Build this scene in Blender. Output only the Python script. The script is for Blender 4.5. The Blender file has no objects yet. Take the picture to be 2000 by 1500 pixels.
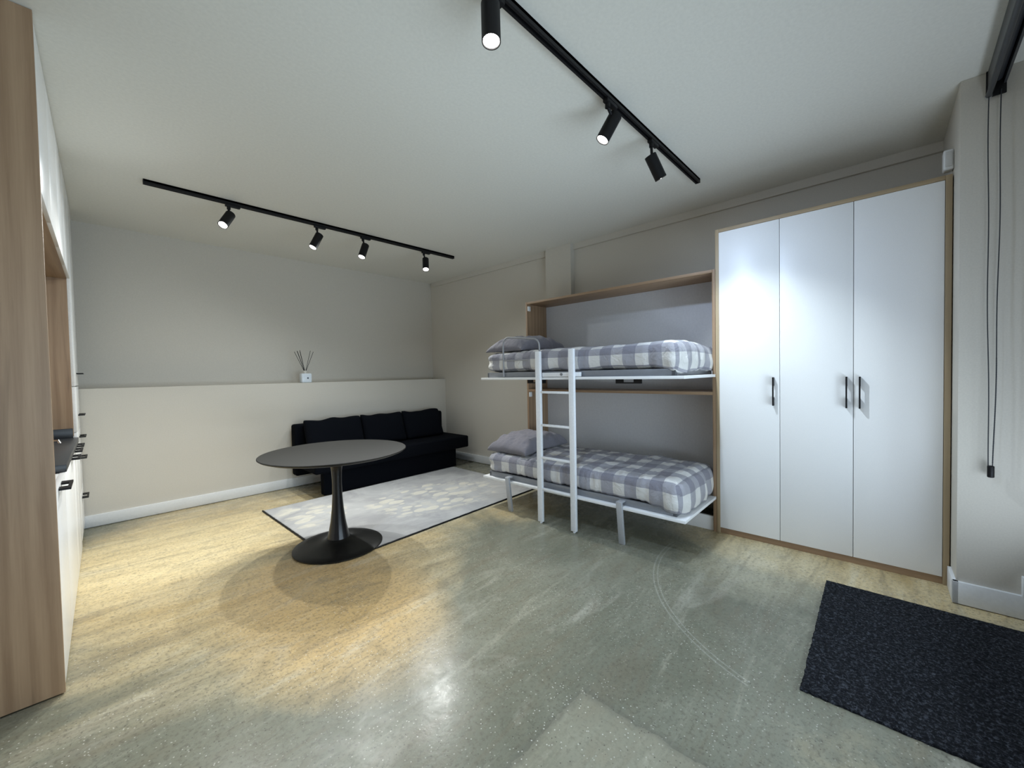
import bpy, bmesh, math, random
from mathutils import Vector, Matrix, noise
random.seed(7)
SC = bpy.context.scene
COL = SC.collection

# ------------------------------------------------------------------ camera, world, exposure
F_PX, YAW, PITCH, ROLL, CAM_H = 781.36, 0.80701, -0.025889, -0.019844, 1.36
cam_d = bpy.data.cameras.new('camera')
cam = bpy.data.objects.new('camera', cam_d)
COL.objects.link(cam)
cam_d.sensor_fit = 'HORIZONTAL'
cam_d.sensor_width = 36.0
cam_d.lens = F_PX / 2000 * 36.0
cam_d.clip_start = 0.02
fw = Vector((math.sin(YAW)*math.cos(PITCH), math.cos(YAW)*math.cos(PITCH), math.sin(PITCH)))
rt = Vector((math.cos(YAW), -math.sin(YAW), 0))
up = rt.cross(fw)
rt2 = rt*math.cos(ROLL) + up*math.sin(ROLL)
up2 = up*math.cos(ROLL) - rt*math.sin(ROLL)
cam.matrix_world = Matrix(((rt2.x, up2.x, -fw.x, 0), (rt2.y, up2.y, -fw.y, 0), (rt2.z, up2.z, -fw.z, CAM_H), (0, 0, 0, 1)))
SC.camera = cam

world = bpy.data.worlds.new('world')
SC.world = world
world.use_nodes = True
bg = world.node_tree.nodes['Background']
bg.inputs[0].default_value = (0.55, 0.72, 1.0, 1)
bg.inputs[1].default_value = 0.3

SC.view_settings.view_transform = 'Standard'
SC.view_settings.look = 'None'
SC.view_settings.gamma = 1.0
SC.view_settings.use_curve_mapping = False
SC.view_settings.exposure = 0.07
try:
    SC.cycles.max_bounces = 10
    SC.cycles.diffuse_bounces = 7
    SC.cycles.sample_clamp_indirect = 6.0
    SC.cycles.caustics_reflective = False
    SC.cycles.caustics_refractive = False
except Exception:
    pass

# daylight coming in through the glazed entrance behind the camera
def daylight(loc, rot, sx, sy, power, color):
    l = bpy.data.lights.new('daylight', 'AREA')
    l.shape = 'RECTANGLE'; l.size = sx; l.size_y = sy
    l.energy = power; l.color = color
    o = bpy.data.objects.new('daylight', l)
    o.location = loc; o.rotation_euler = rot
    COL.objects.link(o)
daylight((1.55, -1.15, 0.9), (math.radians(135), 0, 0), 3.0, 1.6, 102, (0.82, 0.97, 1.13))
LAMP_COL = (1.0, 1.0, 0.96)
SPILL_COL = (0.92, 1.0, 1.03)

# ------------------------------------------------------------------ frames
AR, AK = 0.021892, -0.011617
ANG = {'m': 0.0, 'r': AR, 'k': AK}
def fpos(frame, p):
    a = ANG[frame]; c, s = math.cos(a), math.sin(a)
    return Vector((c*p[0]-s*p[1], s*p[0]+c*p[1], p[2]))

# ------------------------------------------------------------------ materials
MATS = {}
class NT:
    def __init__(s, name):
        s.m = bpy.data.materials.new(name); s.m.use_nodes = True
        s.t = s.m.node_tree; s.n = s.t.nodes; s.p = s.n['Principled BSDF']
    def node(s, typ, **kw):
        n = s.n.new(typ)
        for k, v in kw.items():
            if hasattr(n, k) and not isinstance(v, tuple): setattr(n, k, v)
            else: n.inputs[k.replace('_', ' ')].default_value = v
        return n
    def link(s, a, b): s.t.links.new(a, b)
    def math(s, op, a, b=None, c=None, clamp=False):
        n = s.n.new('ShaderNodeMath'); n.operation = op; n.use_clamp = clamp
        for i, v in enumerate((a, b, c)):
            if v is None: continue
            if isinstance(v, (int, float)): n.inputs[i].default_value = v
            else: s.link(v, n.inputs[i])
        return n.outputs[0]
    def mix(s, f, a, b, blend='MIX'):
        n = s.n.new('ShaderNodeMix'); n.data_type = 'RGBA'; n.blend_type = blend
        if isinstance(f, (int, float)): n.inputs[0].default_value = f
        else: s.link(f, n.inputs[0])
        for i, v in ((6, a), (7, b)):
            if isinstance(v, tuple): n.inputs[i].default_value = (*v[:3], 1)
            else: s.link(v, n.inputs[i])
        return n.outputs[2]
    def noise(s, vec, scale, detail=4, rough=0.55, dist=0.0):
        n = s.n.new('ShaderNodeTexNoise'); s.link(vec, n.inputs['Vector'])
        n.inputs['Scale'].default_value = scale; n.inputs['Detail'].default_value = detail
        n.inputs['Roughness'].default_value = rough; n.inputs['Distortion'].default_value = dist
        return n.outputs[0]
    def ramp(s, f, stops, interp='LINEAR'):
        n = s.n.new('ShaderNodeValToRGB'); n.color_ramp.interpolation = interp
        el = n.color_ramp.elements
        while len(el) < len(stops): el.new(0.5)
        for e, (p, c) in zip(el, stops):
            e.position = p; e.color = (c, c, c, 1) if isinstance(c, (int, float)) else (*c, 1)
        s.link(f, n.inputs[0]); return n.outputs[0]
    def coords(s, kind='Object'):
        return s.n.new('ShaderNodeTexCoord').outputs[kind]
    def mapping(s, vec, scale=(1, 1, 1), rot=(0, 0, 0), loc=(0, 0, 0)):
        n = s.n.new('ShaderNodeMapping'); s.link(vec, n.inputs[0])
        n.inputs['Scale'].default_value = scale; n.inputs['Rotation'].default_value = rot
        n.inputs['Location'].default_value = loc; return n.outputs[0]
    def bump(s, h, strength, dist=0.01):
        n = s.n.new('ShaderNodeBump'); s.link(h, n.inputs['Height'])
        n.inputs['Strength'].default_value = strength; n.inputs['Distance'].default_value = dist
        s.link(n.outputs[0], s.p.inputs['Normal'])
    def base(s, c):
        if isinstance(c, tuple): s.p.inputs['Base Color'].default_value = (*c, 1)
        else: s.link(c, s.p.inputs['Base Color'])
    def set(s, rough=0.5, spec=0.5, metal=0.0):
        s.p.inputs['Roughness'].default_value = rough
        s.p.inputs['Specular IOR Level'].default_value = spec
        s.p.inputs['Metallic'].default_value = metal

def plain(name, c, rough=0.5, spec=0.5, metal=0.0, bump=0.0, bscale=60):
    if name in MATS: return MATS[name]
    t = NT(name); t.set(rough, spec, metal)
    co = t.coords()
    n = t.noise(co, bscale, 3)
    t.base(t.mix(t.ramp(n, [(0.3, 0.0), (0.7, 1.0)]), tuple(x*0.965 for x in c), tuple(min(1, x*1.035) for x in c)))
    if bump: t.bump(n, bump, 0.004)
    MATS[name] = t.m; return t.m

def wood(name, axis, c1, c2, rough=0.5):
    if name in MATS: return MATS[name]
    t = NT(name); t.set(rough, 0.35)
    sc = [13.0, 13.0, 13.0]; sc[axis] = 0.7
    v = t.mapping(t.coords(), tuple(sc))
    big = t.noise(v, 1.0, 6, 0.65, 0.7)
    sc2 = [110.0, 110.0, 110.0]; sc2[axis] = 2.6
    fine = t.noise(t.mapping(t.coords(), tuple(sc2)), 1.0, 4, 0.6)
    w = t.n.new('ShaderNodeTexWave'); w.bands_direction = 'X'
    sc3 = [9.0, 9.0, 9.0]; sc3[axis] = 0.9
    t.link(t.mapping(t.coords(), tuple(sc3)), w.inputs[0])
    w.inputs['Scale'].default_value = 0.55; w.inputs['Distortion'].default_value = 6.0
    w.inputs['Detail'].default_value = 3; w.inputs['Detail Scale'].default_value = 0.8
    f = t.math('ADD', t.math('MULTIPLY', big, 0.5), t.math('MULTIPLY', fine, 0.3))
    f = t.math('ADD', f, t.math('MULTIPLY', w.outputs[1], 0.16))
    c = t.mix(t.ramp(f, [(0.30, 0.0), (0.70, 1.0)]), c1, c2)
    streak = t.ramp(t.noise(t.mapping(t.coords(), tuple(x*1.7 for x in sc)), 1.0, 3, 0.5, 0.6), [(0.62, 0.0), (0.72, 1.0)])
    c = t.mix(t.math('MULTIPLY', streak, 0.4), c, tuple(x*0.62 for x in c1))
    t.base(c); t.bump(fine, 0.08, 0.001)
    MATS[name] = t.m; return t.m

OAK1, OAK2 = (0.245, 0.155, 0.092), (0.40, 0.275, 0.172)
wood_v = wood('oak_vertical', 2, OAK1, OAK2)
wood_h = wood('oak_horizontal', 1, OAK1, OAK2)
EDG1, EDG2 = (0.33, 0.25, 0.155), (0.44, 0.345, 0.225)
edge_v = wood('oak_edge_vertical', 2, EDG1, EDG2)
edge_h = wood('oak_edge_horizontal', 1, EDG1, EDG2)
wall_m = plain('greige_paint', (0.57, 0.54, 0.485), 0.9, 0.15, bump=0.03, bscale=120)
ceil_m = plain('ceiling_paint', (0.70, 0.69, 0.64), 0.92, 0.1)
trim_m = plain('white_baseboard_paint', (0.70, 0.71, 0.72), 0.45, 0.4)
white_lam = plain('white_laminate', (0.80, 0.80, 0.80), 0.38, 0.4, bump=0.05, bscale=400)
white_gloss = plain('white_cabinet_front', (0.80, 0.80, 0.79), 0.3, 0.4)
back_m = plain('grey_back_panel', (0.60, 0.60, 0.62), 0.6, 0.3)
white_metal = plain('white_powder_coated_steel', (0.80, 0.81, 0.83), 0.35, 0.5)
grey_metal = plain('grey_steel', (0.22, 0.23, 0.25), 0.4, 0.5, 0.3)
black_m = plain('black_metal', (0.006, 0.006, 0.007), 0.5, 0.22)
black_gloss = plain('black_lacquer', (0.005, 0.005, 0.007), 0.22, 0.4)
table_m = plain('matt_black_tabletop', (0.011, 0.0105, 0.009), 0.5, 0.2)
counter_m = plain('black_stone_worktop', (0.022, 0.024, 0.027), 0.38, 0.5, bscale=200)
sofa_m = plain('black_sofa_fabric', (0.0038, 0.0046, 0.0070), 0.95, 0.06, bump=0.5, bscale=350)
white_pl = plain('white_plastic', (0.75, 0.76, 0.77), 0.4, 0.4)
chrome = plain('chrome', (0.8, 0.8, 0.82), 0.12, 0.5, 1.0)
dark_m = plain('dark_gap', (0.03, 0.025, 0.02), 0.8, 0.2)
cord_m = plain('dark_cord', (0.03, 0.033, 0.04), 0.7, 0.3)
blind_m = plain('charcoal_blind_aluminium', (0.035, 0.037, 0.042), 0.4, 0.5)
clear_grey = plain('translucent_grey_cap', (0.35, 0.35, 0.34), 0.3, 0.5)

def floor_mat():
    t = NT('polished_concrete'); co = t.coords()
    swirl = t.noise(t.mapping(co, (0.9, 0.9, 1)), 1.1, 6, 0.62, 0.9)
    st = t.mapping(co, (0.55, 1.9, 1), (0, 0, 0.35))
    streak = t.noise(st, 1.6, 7, 0.62, 1.2)
    mott = t.noise(co, 9.0, 7, 0.65, 0.4)
    fine = t.noise(co, 55.0, 4, 0.7)
    sep = t.n.new('ShaderNodeSeparateXYZ'); t.link(co, sep.inputs[0])
    X, Y = sep.outputs[0], sep.outputs[1]
    green = t.mix(t.ramp(swirl, [(0.35, 0.0), (0.65, 1.0)]), (0.150, 0.152, 0.112), (0.235, 0.235, 0.180))
    ochre = t.mix(t.ramp(streak, [(0.36, 0.0), (0.64, 1.0)]), (0.44, 0.335, 0.170), (0.61, 0.505, 0.305))
    # ochre cement stains plus lamp pools painted into the colour: towards the sofa end, along the kitchen and in front of the wardrobe
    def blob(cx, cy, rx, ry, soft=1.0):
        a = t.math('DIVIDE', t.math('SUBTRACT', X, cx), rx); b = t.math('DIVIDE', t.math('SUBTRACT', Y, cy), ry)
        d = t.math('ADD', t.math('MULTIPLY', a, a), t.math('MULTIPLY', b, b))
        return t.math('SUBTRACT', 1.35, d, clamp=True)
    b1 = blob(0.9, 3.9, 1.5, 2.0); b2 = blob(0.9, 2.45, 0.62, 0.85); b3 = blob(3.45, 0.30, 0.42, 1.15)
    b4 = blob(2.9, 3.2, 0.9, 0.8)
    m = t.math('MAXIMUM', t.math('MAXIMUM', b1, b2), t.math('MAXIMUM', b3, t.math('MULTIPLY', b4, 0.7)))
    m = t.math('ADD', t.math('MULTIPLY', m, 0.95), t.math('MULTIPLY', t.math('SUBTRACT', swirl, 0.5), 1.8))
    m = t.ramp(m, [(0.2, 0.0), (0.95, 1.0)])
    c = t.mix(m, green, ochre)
    c = t.mix(t.math('MULTIPLY', blob(0.95, 2.45, 0.55, 0.85), 0.75), c, (0.50, 0.345, 0.155))  # deeper ochre also lifts this lamp-lit floor by colour
    c = t.mix(t.math('MULTIPLY', blob(0.35, 4.2, 0.9, 0.75), 0.55), c, (0.80, 0.66, 0.38))  # bright lamp pool beside the kitchen, painted over the ochre
    c = t.mix(t.math('MULTIPLY', blob(3.15, 0.70, 0.50, 0.45), 0.45), c, (0.56, 0.51, 0.36))  # lamp brightness before the wardrobe, painted into the floor colour
    pale = t.ramp(streak, [(0.56, 0.0), (0.72, 1.0)])
    c = t.mix(t.math('MULTIPLY', pale, 0.45), c, (0.52, 0.50, 0.42))
    sw2 = t.noise(t.mapping(co, (0.45, 2.6, 1), (0, 0, 0.30)), 2.4, 8, 0.68, 1.8)
    c = t.mix(t.ramp(sw2, [(0.34, 0.45), (0.50, 0.0)]), c, (0.17, 0.145, 0.10))
    c = t.mix(t.ramp(sw2, [(0.56, 0.0), (0.74, 0.34)]), c, (0.50, 0.47, 0.37))
    c = t.mix(t.ramp(mott, [(0.30, 0.30), (0.50, 0.0)]), c, (0.19, 0.17, 0.125))
    c = t.mix(t.math('MULTIPLY', t.ramp(fine, [(0.36, 1.0), (0.5, 0.0)]), 0.50), c, (0.10, 0.09, 0.07))
    # older patch of concrete with a darker joint, exposed aggregate inside
    def line(ax, ay, bx, by, w):
        L = math.hypot(bx-ax, by-ay); nx, ny = -(by-ay)/L, (bx-ax)/L; dx, dy = (bx-ax)/L, (by-ay)/L
        wob = t.math('MULTIPLY', t.math('SUBTRACT', mott, 0.5), 0.10)
        d = t.math('ABSOLUTE', t.math('ADD', wob, t.math('ADD', t.math('MULTIPLY', t.math('SUBTRACT', X, ax), nx), t.math('MULTIPLY', t.math('SUBTRACT', Y, ay), ny))))
        s_ = t.math('ADD', t.math('MULTIPLY', t.math('SUBTRACT', X, ax), dx), t.math('MULTIPLY', t.math('SUBTRACT', Y, ay), dy))
        on = t.math('MULTIPLY', t.math('GREATER_THAN', s_, 0.0), t.math('LESS_THAN', s_, L))
        return t.math('MULTIPLY', t.math('SUBTRACT', 1.0, t.math('DIVIDE', d, w), clamp=True), on)
    j = t.math('MAXIMUM', line(1.40, 0.96, 0.2, 0.95, 0.03), line(1.40, 0.96, 1.42, -0.6, 0.035))
    patch = t.math('MULTIPLY', t.math('LESS_THAN', t.math('ADD', X, t.math('MULTIPLY', mott, 0.08)), 1.44), t.math('LESS_THAN', t.math('ADD', Y, t.math('MULTIPLY', mott, 0.08)), 1.0))
    c = t.mix(t.math('MULTIPLY', patch, 0.22), c, (0.50, 0.46, 0.34))
    c = t.mix(t.math('MULTIPLY', j, 0.5), c, (0.13, 0.125, 0.10))
    # curved scratch left by something dragged
    r = t.math('SQRT', t.math('ADD', t.math('POWER', t.math('SUBTRACT', X, 3.05), 2.0), t.math('POWER', t.math('SUBTRACT', Y, 0.05), 2.0)))
    r = t.math('ADD', r, t.math('MULTIPLY', mott, 0.008))
    a1 = t.math('SUBTRACT', 1.0, t.math('DIVIDE', t.math('ABSOLUTE', t.math('SUBTRACT', r, 1.225)), 0.007), clamp=True)
    a2 = t.math('SUBTRACT', 1.0, t.math('DIVIDE', t.math('ABSOLUTE', t.math('SUBTRACT', r, 1.200)), 0.006), clamp=True)
    arc = t.math('MULTIPLY', t.math('MAXIMUM', a1, a2), t.math('MULTIPLY', t.math('LESS_THAN', X, 3.15), t.math('GREATER_THAN', Y, 0.45)))
    c = t.mix(t.math('MULTIPLY', arc, 0.20), c, (0.62, 0.62, 0.56))
    # aggregate
    vo = t.n.new('ShaderNodeTexVoronoi'); t.link(co, vo.inputs['Vector']); vo.inputs['Scale'].default_value = 75
    sp = t.ramp(vo.outputs['Distance'], [(0.14, 1.0), (0.24, 0.0)])
    sepc = t.n.new('ShaderNodeSeparateColor'); t.link(vo.outputs['Color'], sepc.inputs[0])
    pick = t.math('GREATER_THAN', sepc.outputs[0], 0.60)
    area = t.ramp(t.noise(co, 1.7, 3, 0.5), [(0.38, 0.12), (0.62, 1.0)])
    c = t.mix(t.math('MULTIPLY', t.math('MULTIPLY', sp, pick), t.math('MULTIPLY', area, 0.75)), c, (0.66, 0.64, 0.56))
    pick2 = t.math('LESS_THAN', sepc.outputs[0], 0.20)
    c = t.mix(t.math('MULTIPLY', t.math('MULTIPLY', sp, pick2), 0.7), c, (0.07, 0.06, 0.05))
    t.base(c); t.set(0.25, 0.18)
    t.link(t.ramp(mott, [(0.3, 0.19), (0.7, 0.34)]), t.p.inputs['Roughness'])
    t.bump(t.math('ADD', fine, mott), 0.10, 0.003)
    return t.m
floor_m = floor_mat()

def gingham():
    t = NT('gingham_duvet_cotton'); uv = t.coords('UV')
    sep = t.n.new('ShaderNodeSeparateXYZ'); t.link(uv, sep.inputs[0])
    def band(o, per, off):
        f = t.math('FRACT', t.math('DIVIDE', t.math('ADD', o, off), per))
        return t.ramp(f, [(0.0, 0.0), (0.488, 0.0), (0.50, 1.0), (0.988, 1.0), (1.0, 0.0)])
    a = band(sep.outputs[0], 0.205, 10.02); b = band(sep.outputs[1], 0.205, 10.03)
    both = t.math('MULTIPLY', a, b); any_ = t.math('MAXIMUM', a, b)
    c = t.mix(any_, (0.67, 0.655, 0.63), (0.335, 0.33, 0.36))
    c = t.mix(both, c, (0.215, 0.21, 0.245))
    weave = t.noise(t.mapping(uv, (900, 900, 1)), 1.0, 2)
    c = t.mix(t.math('MULTIPLY', weave, 0.15), c, (0.3, 0.3, 0.33))
    t.base(c); t.set(0.9, 0.15)
    t.p.inputs['Sheen Weight'].default_value = 0.15
    n = t.noise(t.coords(), 13, 5, 0.6, 1.0); t.bump(n, 0.6, 0.025)
    return t.m
gingham_m = gingham()

def cotton(name, c):
    t = NT(name); co = t.coords()
    n = t.noise(co, 14, 4, 0.6, 0.8)
    t.base(t.mix(n, tuple(x*0.9 for x in c), tuple(x*1.1 for x in c))); t.set(0.92, 0.12)
    t.p.inputs['Sheen Weight'].default_value = 0.2
    t.bump(n, 0.4, 0.02); return t.m
pillow_m = cotton('grey_pillow_cotton', (0.20, 0.19, 0.215))

def rug_mat():
    t = NT('grey_leaf_rug'); co = t.coords()
    sep = t.n.new('ShaderNodeSeparateXYZ'); t.link(co, sep.inputs[0])
    weave = t.noise(t.mapping(co, (40, 260, 1)), 1.0, 3, 0.6)
    soft = t.noise(co, 2.6, 5, 0.6, 0.8)
    g = t.mix(t.ramp(soft, [(0.35, 0.0), (0.65, 1.0)]), (0.33, 0.33, 0.335), (0.46, 0.46, 0.455))
    # scattered leaves: elongated warped cells
    wn = t.n.new('ShaderNodeTexNoise'); t.link(co, wn.inputs['Vector']); wn.inputs['Scale'].default_value = 5
    va = t.n.new('ShaderNodeVectorMath'); va.operation = 'MULTIPLY_ADD'
    t.link(wn.outputs['Color'], va.inputs[0]); va.inputs[1].default_value = (0.10, 0.10, 0); t.link(co, va.inputs[2])
    def leaves(scale, rot, lo, hi, ex):
        v = t.n.new('ShaderNodeTexVoronoi'); v.inputs['Scale'].default_value = scale
        t.link(t.mapping(va.outputs[0], ex, (0, 0, rot)), v.inputs['Vector'])
        return t.ramp(v.outputs['Distance'], [(lo, 1.0), (hi, 0.0)]), v.outputs['Distance']
    l1, d1 = leaves(5.0, 0.6, 0.40, 0.44, (1, 1.6, 1)); l2, d2 = leaves(6.6, -0.7, 0.36, 0.40, (1, 1.9, 1))
    vein = t.ramp(t.math('FRACT', t.math('MULTIPLY', d1, 9.0)), [(0.0, 0.35), (0.15, 0.0)])
    region = t.ramp(t.math('ADD', soft, t.math('MULTIPLY', t.math('SUBTRACT', t.noise(co, 1.3, 2), 0.5), 1.0)), [(0.42, 0.0), (0.56, 1.0)])
    def spotm(cx, cy, rx, ry):
        a = t.math('DIVIDE', t.math('SUBTRACT', sep.outputs[0], cx), rx); b = t.math('DIVIDE', t.math('SUBTRACT', sep.outputs[1], cy), ry)
        return t.math('SUBTRACT', 1.3, t.math('ADD', t.math('MULTIPLY', a, a), t.math('MULTIPLY', b, b)), clamp=True)
    region = t.math('MULTIPLY', t.ramp(t.math('ADD', t.math('MAXIMUM', spotm(0.30, -0.05, 0.75, 0.62), t.math('MULTIPLY', spotm(-0.85, 0.35, 0.4, 0.5), 0.6)), t.math('MULTIPLY', t.math('SUBTRACT', soft, 0.5), 1.6)), [(0.3, 0.0), (0.7, 1.0)]), 1.0)
    c = t.mix(t.math('MULTIPLY', t.math('SUBTRACT', l1, vein, clamp=True), t.math('MULTIPLY', region, 0.8)), g, (0.62, 0.59, 0.50))
    c = t.mix(t.math('MULTIPLY', l2, t.math('MULTIPLY', region, 0.5)), c, (0.52, 0.50, 0.44))
    stk = t.ramp(t.noise(t.mapping(co, (1.2, 5, 1), (0, 0, 0.3)), 1.6, 4, 0.6, 1.0), [(0.58, 0.0), (0.66, 1.0)])
    c = t.mix(t.math('MULTIPLY', stk, 0.35), c, (0.56, 0.56, 0.54))
    c = t.mix(t.math('MULTIPLY', weave, 0.22), c, (0.2, 0.2, 0.2))
    t.base(c); t.set(0.95, 0.1); t.bump(weave, 0.4, 0.004)
    return t.m
rug_m = rug_mat()

def mat_mat():
    t = NT('looped_black_doormat'); co = t.coords()
    n = t.noise(co, 80, 5, 0.75, 0.5)
    c = t.mix(t.ramp(n, [(0.50, 0.0), (0.66, 1.0)]), (0.004, 0.005, 0.008), (0.085, 0.095, 0.115))
    t.base(c); t.set(0.85, 0.2); t.bump(n, 1.0, 0.012); return t.m
doormat_m = mat_mat()

def emit(name, c, s):
    t = NT(name); t.p.inputs['Emission Color'].default_value = (*c, 1); t.p.inputs['Emission Strength'].default_value = s
    t.base((0.9, 0.9, 0.9)); return t.m
lens_m = emit('lit_lens', (1.0, 0.97, 0.92), 14.0)

def glass_mat():
    t = NT('window_glass'); t.n.remove(t.p)
    out = t.n['Material Output']
    tr = t.n.new('ShaderNodeBsdfTransparent'); tr.inputs[0].default_value = (0.95, 0.98, 0.97, 1)
    gl = t.n.new('ShaderNodeBsdfGlossy'); gl.inputs['Roughness'].default_value = 0.02
    fr = t.n.new('ShaderNodeFresnel'); fr.inputs[0].default_value = 1.45
    mx = t.n.new('ShaderNodeMixShader'); t.link(fr.outputs[0], mx.inputs[0])
    t.link(tr.outputs[0], mx.inputs[1]); t.link(gl.outputs[0], mx.inputs[2]); t.link(mx.outputs[0], out.inputs[0])
    return t.m
glass_m = glass_mat()

# ------------------------------------------------------------------ mesh helpers (coordinates in frame space)
class MB:
    def __init__(s): s.b = bmesh.new()
    def box(s, x0, x1, y0, y1, z0, z1, bev=0.0, seg=2, rot=None):
        t = bmesh.new(); bmesh.ops.create_cube(t, size=1.0)
        for v in t.verts:
            v.co = Vector(((x0+x1)/2 + v.co.x*(x1-x0), (y0+y1)/2 + v.co.y*(y1-y0), (z0+z1)/2 + v.co.z*(z1-z0)))
        if bev:
            bmesh.ops.bevel(t, geom=t.edges[:], offset=bev, segments=seg, profile=0.5, affect='EDGES')
        if rot is not None:
            piv, M = rot
            for v in t.verts: v.co = M @ (v.co - Vector(piv)) + Vector(piv)
        s.merge(t); return s
    def merge(s, t):
        me = bpy.data.meshes.new('tmp'); t.to_mesh(me); t.free(); s.b.from_mesh(me); bpy.data.meshes.remove(me)
    def cyl(s, p, q, r, r2=None, seg=24, cap=True, bev=0.0):
        p, q = Vector(p), Vector(q); d = q - p; L = d.length
        t = bmesh.new()
        bmesh.ops.create_cone(t, cap_ends=cap, segments=seg, radius1=r, radius2=r if r2 is None else r2, depth=L)
        if bev:
            es = [e for e in t.edges if abs(e.verts[0].co.z - e.verts[1].co.z) < 1e-6]
            bmesh.ops.bevel(t, geom=es, offset=bev, segments=3, profile=0.5, affect='EDGES')
        M = Matrix.Translation((p+q)/2) @ d.to_track_quat('Z', 'Y').to_matrix().to_4x4()
        bmesh.ops.transform(t, matrix=M, verts=t.verts[:]); s.merge(t); return s
    def lathe(s, prof, c, seg=64, axis=None):
        t = bmesh.new(); rings = []
        for r, z in prof:
            rings.append([t.verts.new((r*math.cos(2*math.pi*i/seg), r*math.sin(2*math.pi*i/seg), z)) for i in range(seg)] if r > 1e-6 else [t.verts.new((0, 0, z))])
        for a, b in zip(rings, rings[1:]):
            for i in range(seg):
                k = (i+1) % seg
                if len(a) == 1 and len(b) == 1: continue
                if len(a) == 1: t.faces.new((a[0], b[k], b[i]))
                elif len(b) == 1: t.faces.new((a[i], a[k], b[0]))
                else: t.faces.new((a[i], a[k], b[k], b[i]))
        M = Matrix.Translation(Vector(c))
        if axis is not None: M = M @ Vector(axis).to_track_quat('Z', 'Y').to_matrix().to_4x4()
        bmesh.ops.transform(t, matrix=M, verts=t.verts[:])
        bmesh.ops.recalc_face_normals(t, faces=t.faces[:]); s.merge(t); return s
    def tube(s, pts, r, seg=12, closed=False):
        pts = [Vector(p) for p in pts]; t = bmesh.new(); rings = []; n = len(pts)
        prev = None
        for i, p in enumerate(pts):
            d = (pts[min(i+1, n-1)] - pts[max(i-1, 0)]).normalized()
            if prev is None: u = d.orthogonal().normalized()
            else: u = (prev - d*prev.dot(d)).normalized()
            prev = u; w = d.cross(u)
            rings.append([t.verts.new(p + (u*math.cos(2*math.pi*k/seg) + w*math.sin(2*math.pi*k/seg))*r) for k in range(seg)])
        for a, b in zip(rings, rings[1:]):
            for k in range(seg): t.faces.new((a[k], a[(k+1) % seg], b[(k+1) % seg], b[k]))
        t.faces.new(rings[0][::-1]); t.faces.new(rings[-1])
        s.merge(t); return s
    def prism(s, poly, axis, a, b, bev=0.0):
        """poly in the two other axes (cyclic order), extruded along axis from a to b"""
        t = bmesh.new()
        def P(u, v, w):
            if axis == 0: return (w, u, v)
            if axis == 1: return (u, w, v)
            return (u, v, w)
        lo = [t.verts.new(P(u, v, a)) for u, v in poly]; hi = [t.verts.new(P(u, v, b)) for u, v in poly]
        n = len(poly)
        t.faces.new(lo[::-1]); t.faces.new(hi)
        for i in range(n): t.faces.new((lo[i], lo[(i+1) % n], hi[(i+1) % n], hi[i]))
        bmesh.ops.recalc_face_normals(t, faces=t.faces[:])
        if bev: bmesh.ops.bevel(t, geom=t.edges[:], offset=bev, segments=2, profile=0.5, affect='EDGES')
        s.merge(t); return s

def finish(o, smooth=True, ang=40):
    if smooth:
        me = o.data
        for p in me.polygons: p.use_smooth = True
        me.set_sharp_from_angle(angle=math.radians(ang))

def tag(o, label=None, cat=None, group=None, kind=None):
    if label: o['label'] = label
    if cat: o['category'] = cat
    if group: o['group'] = group
    if kind: o['kind'] = kind
    return o

class Thing:
    """an Empty at the thing's base with parts under it"""
    def __init__(s, name, frame, base, label, cat, group=None):
        s.frame, s.base = frame, Vector(base)
        s.o = bpy.data.objects.new(name, None); COL.objects.link(s.o)
        s.o.empty_display_size = 0.05
        s.o.location = fpos(frame, base); s.o.rotation_euler = (0, 0, ANG[frame])
        tag(s.o, label, cat, group)
    def part(s, name, mb, mat, parent=None, label=None, smooth=True, ang=40):
        me = bpy.data.meshes.new(name); 
        for v in mb.b.verts: v.co -= s.base
        mb.b.to_mesh(me); mb.b.free()
        o = bpy.data.objects.new(name, me); COL.objects.link(o)
        o.parent = parent if parent is not None else s.o
        me.materials.append(mat); finish(o, smooth, ang)
        if label: o['label'] = label
        return o

def single(name, frame, base, mb, mat, label=None, cat=None, group=None, kind=None, smooth=True, ang=40):
    me = bpy.data.meshes.new(name)
    for v in mb.b.verts: v.co -= Vector(base)
    mb.b.to_mesh(me); mb.b.free()
    o = bpy.data.objects.new(name, me); COL.objects.link(o)
    o.location = fpos(frame, base); o.rotation_euler = (0, 0, ANG[frame])
    me.materials.append(mat); finish(o, smooth, ang)
    return tag(o, label, cat, group, kind)

# ------------------------------------------------------------------ the room
H = 2.925
YB, YU, ZL = 5.42, 5.756, 1.297
WALL_X, BEAM_X = 4.17, 4.14
KX = -0.160
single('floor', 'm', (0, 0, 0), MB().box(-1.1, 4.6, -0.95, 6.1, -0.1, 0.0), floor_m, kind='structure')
single('ceiling', 'm', (0, 0, H), MB().box(-1.1, 4.6, -0.95, 6.1, H, H+0.1), ceil_m, kind='structure')
single('wall_back', 'm', (0, YB, 0), MB().prism([(YB, 0), (6.05, 0), (6.05, H), (YU, H), (YU, ZL), (YB, ZL)], 0, -1.1, 4.25, bev=0.0), wall_m, kind='structure', smooth=False)
single('wall_right', 'r', (WALL_X, 0, 0), MB().box(WALL_X, WALL_X+0.12, -0.45, 5.80, 0, H), wall_m, kind='structure')
single('trim_1', 'r', (BEAM_X, 0, 2.855), MB().box(BEAM_X, WALL_X, -0.33, 5.62, 2.855, H), wall_m, kind='structure')
single('trim_2', 'r', (4.09, 2.94, 0), MB().box(4.085, WALL_X, 2.745, 3.125, 0, H), wall_m, kind='structure')
single('wall_left', 'k', (-0.85, 0, 0), MB().box(-0.97, -0.85, -0.95, 5.5, 0, H), wall_m, kind='structure')
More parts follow.
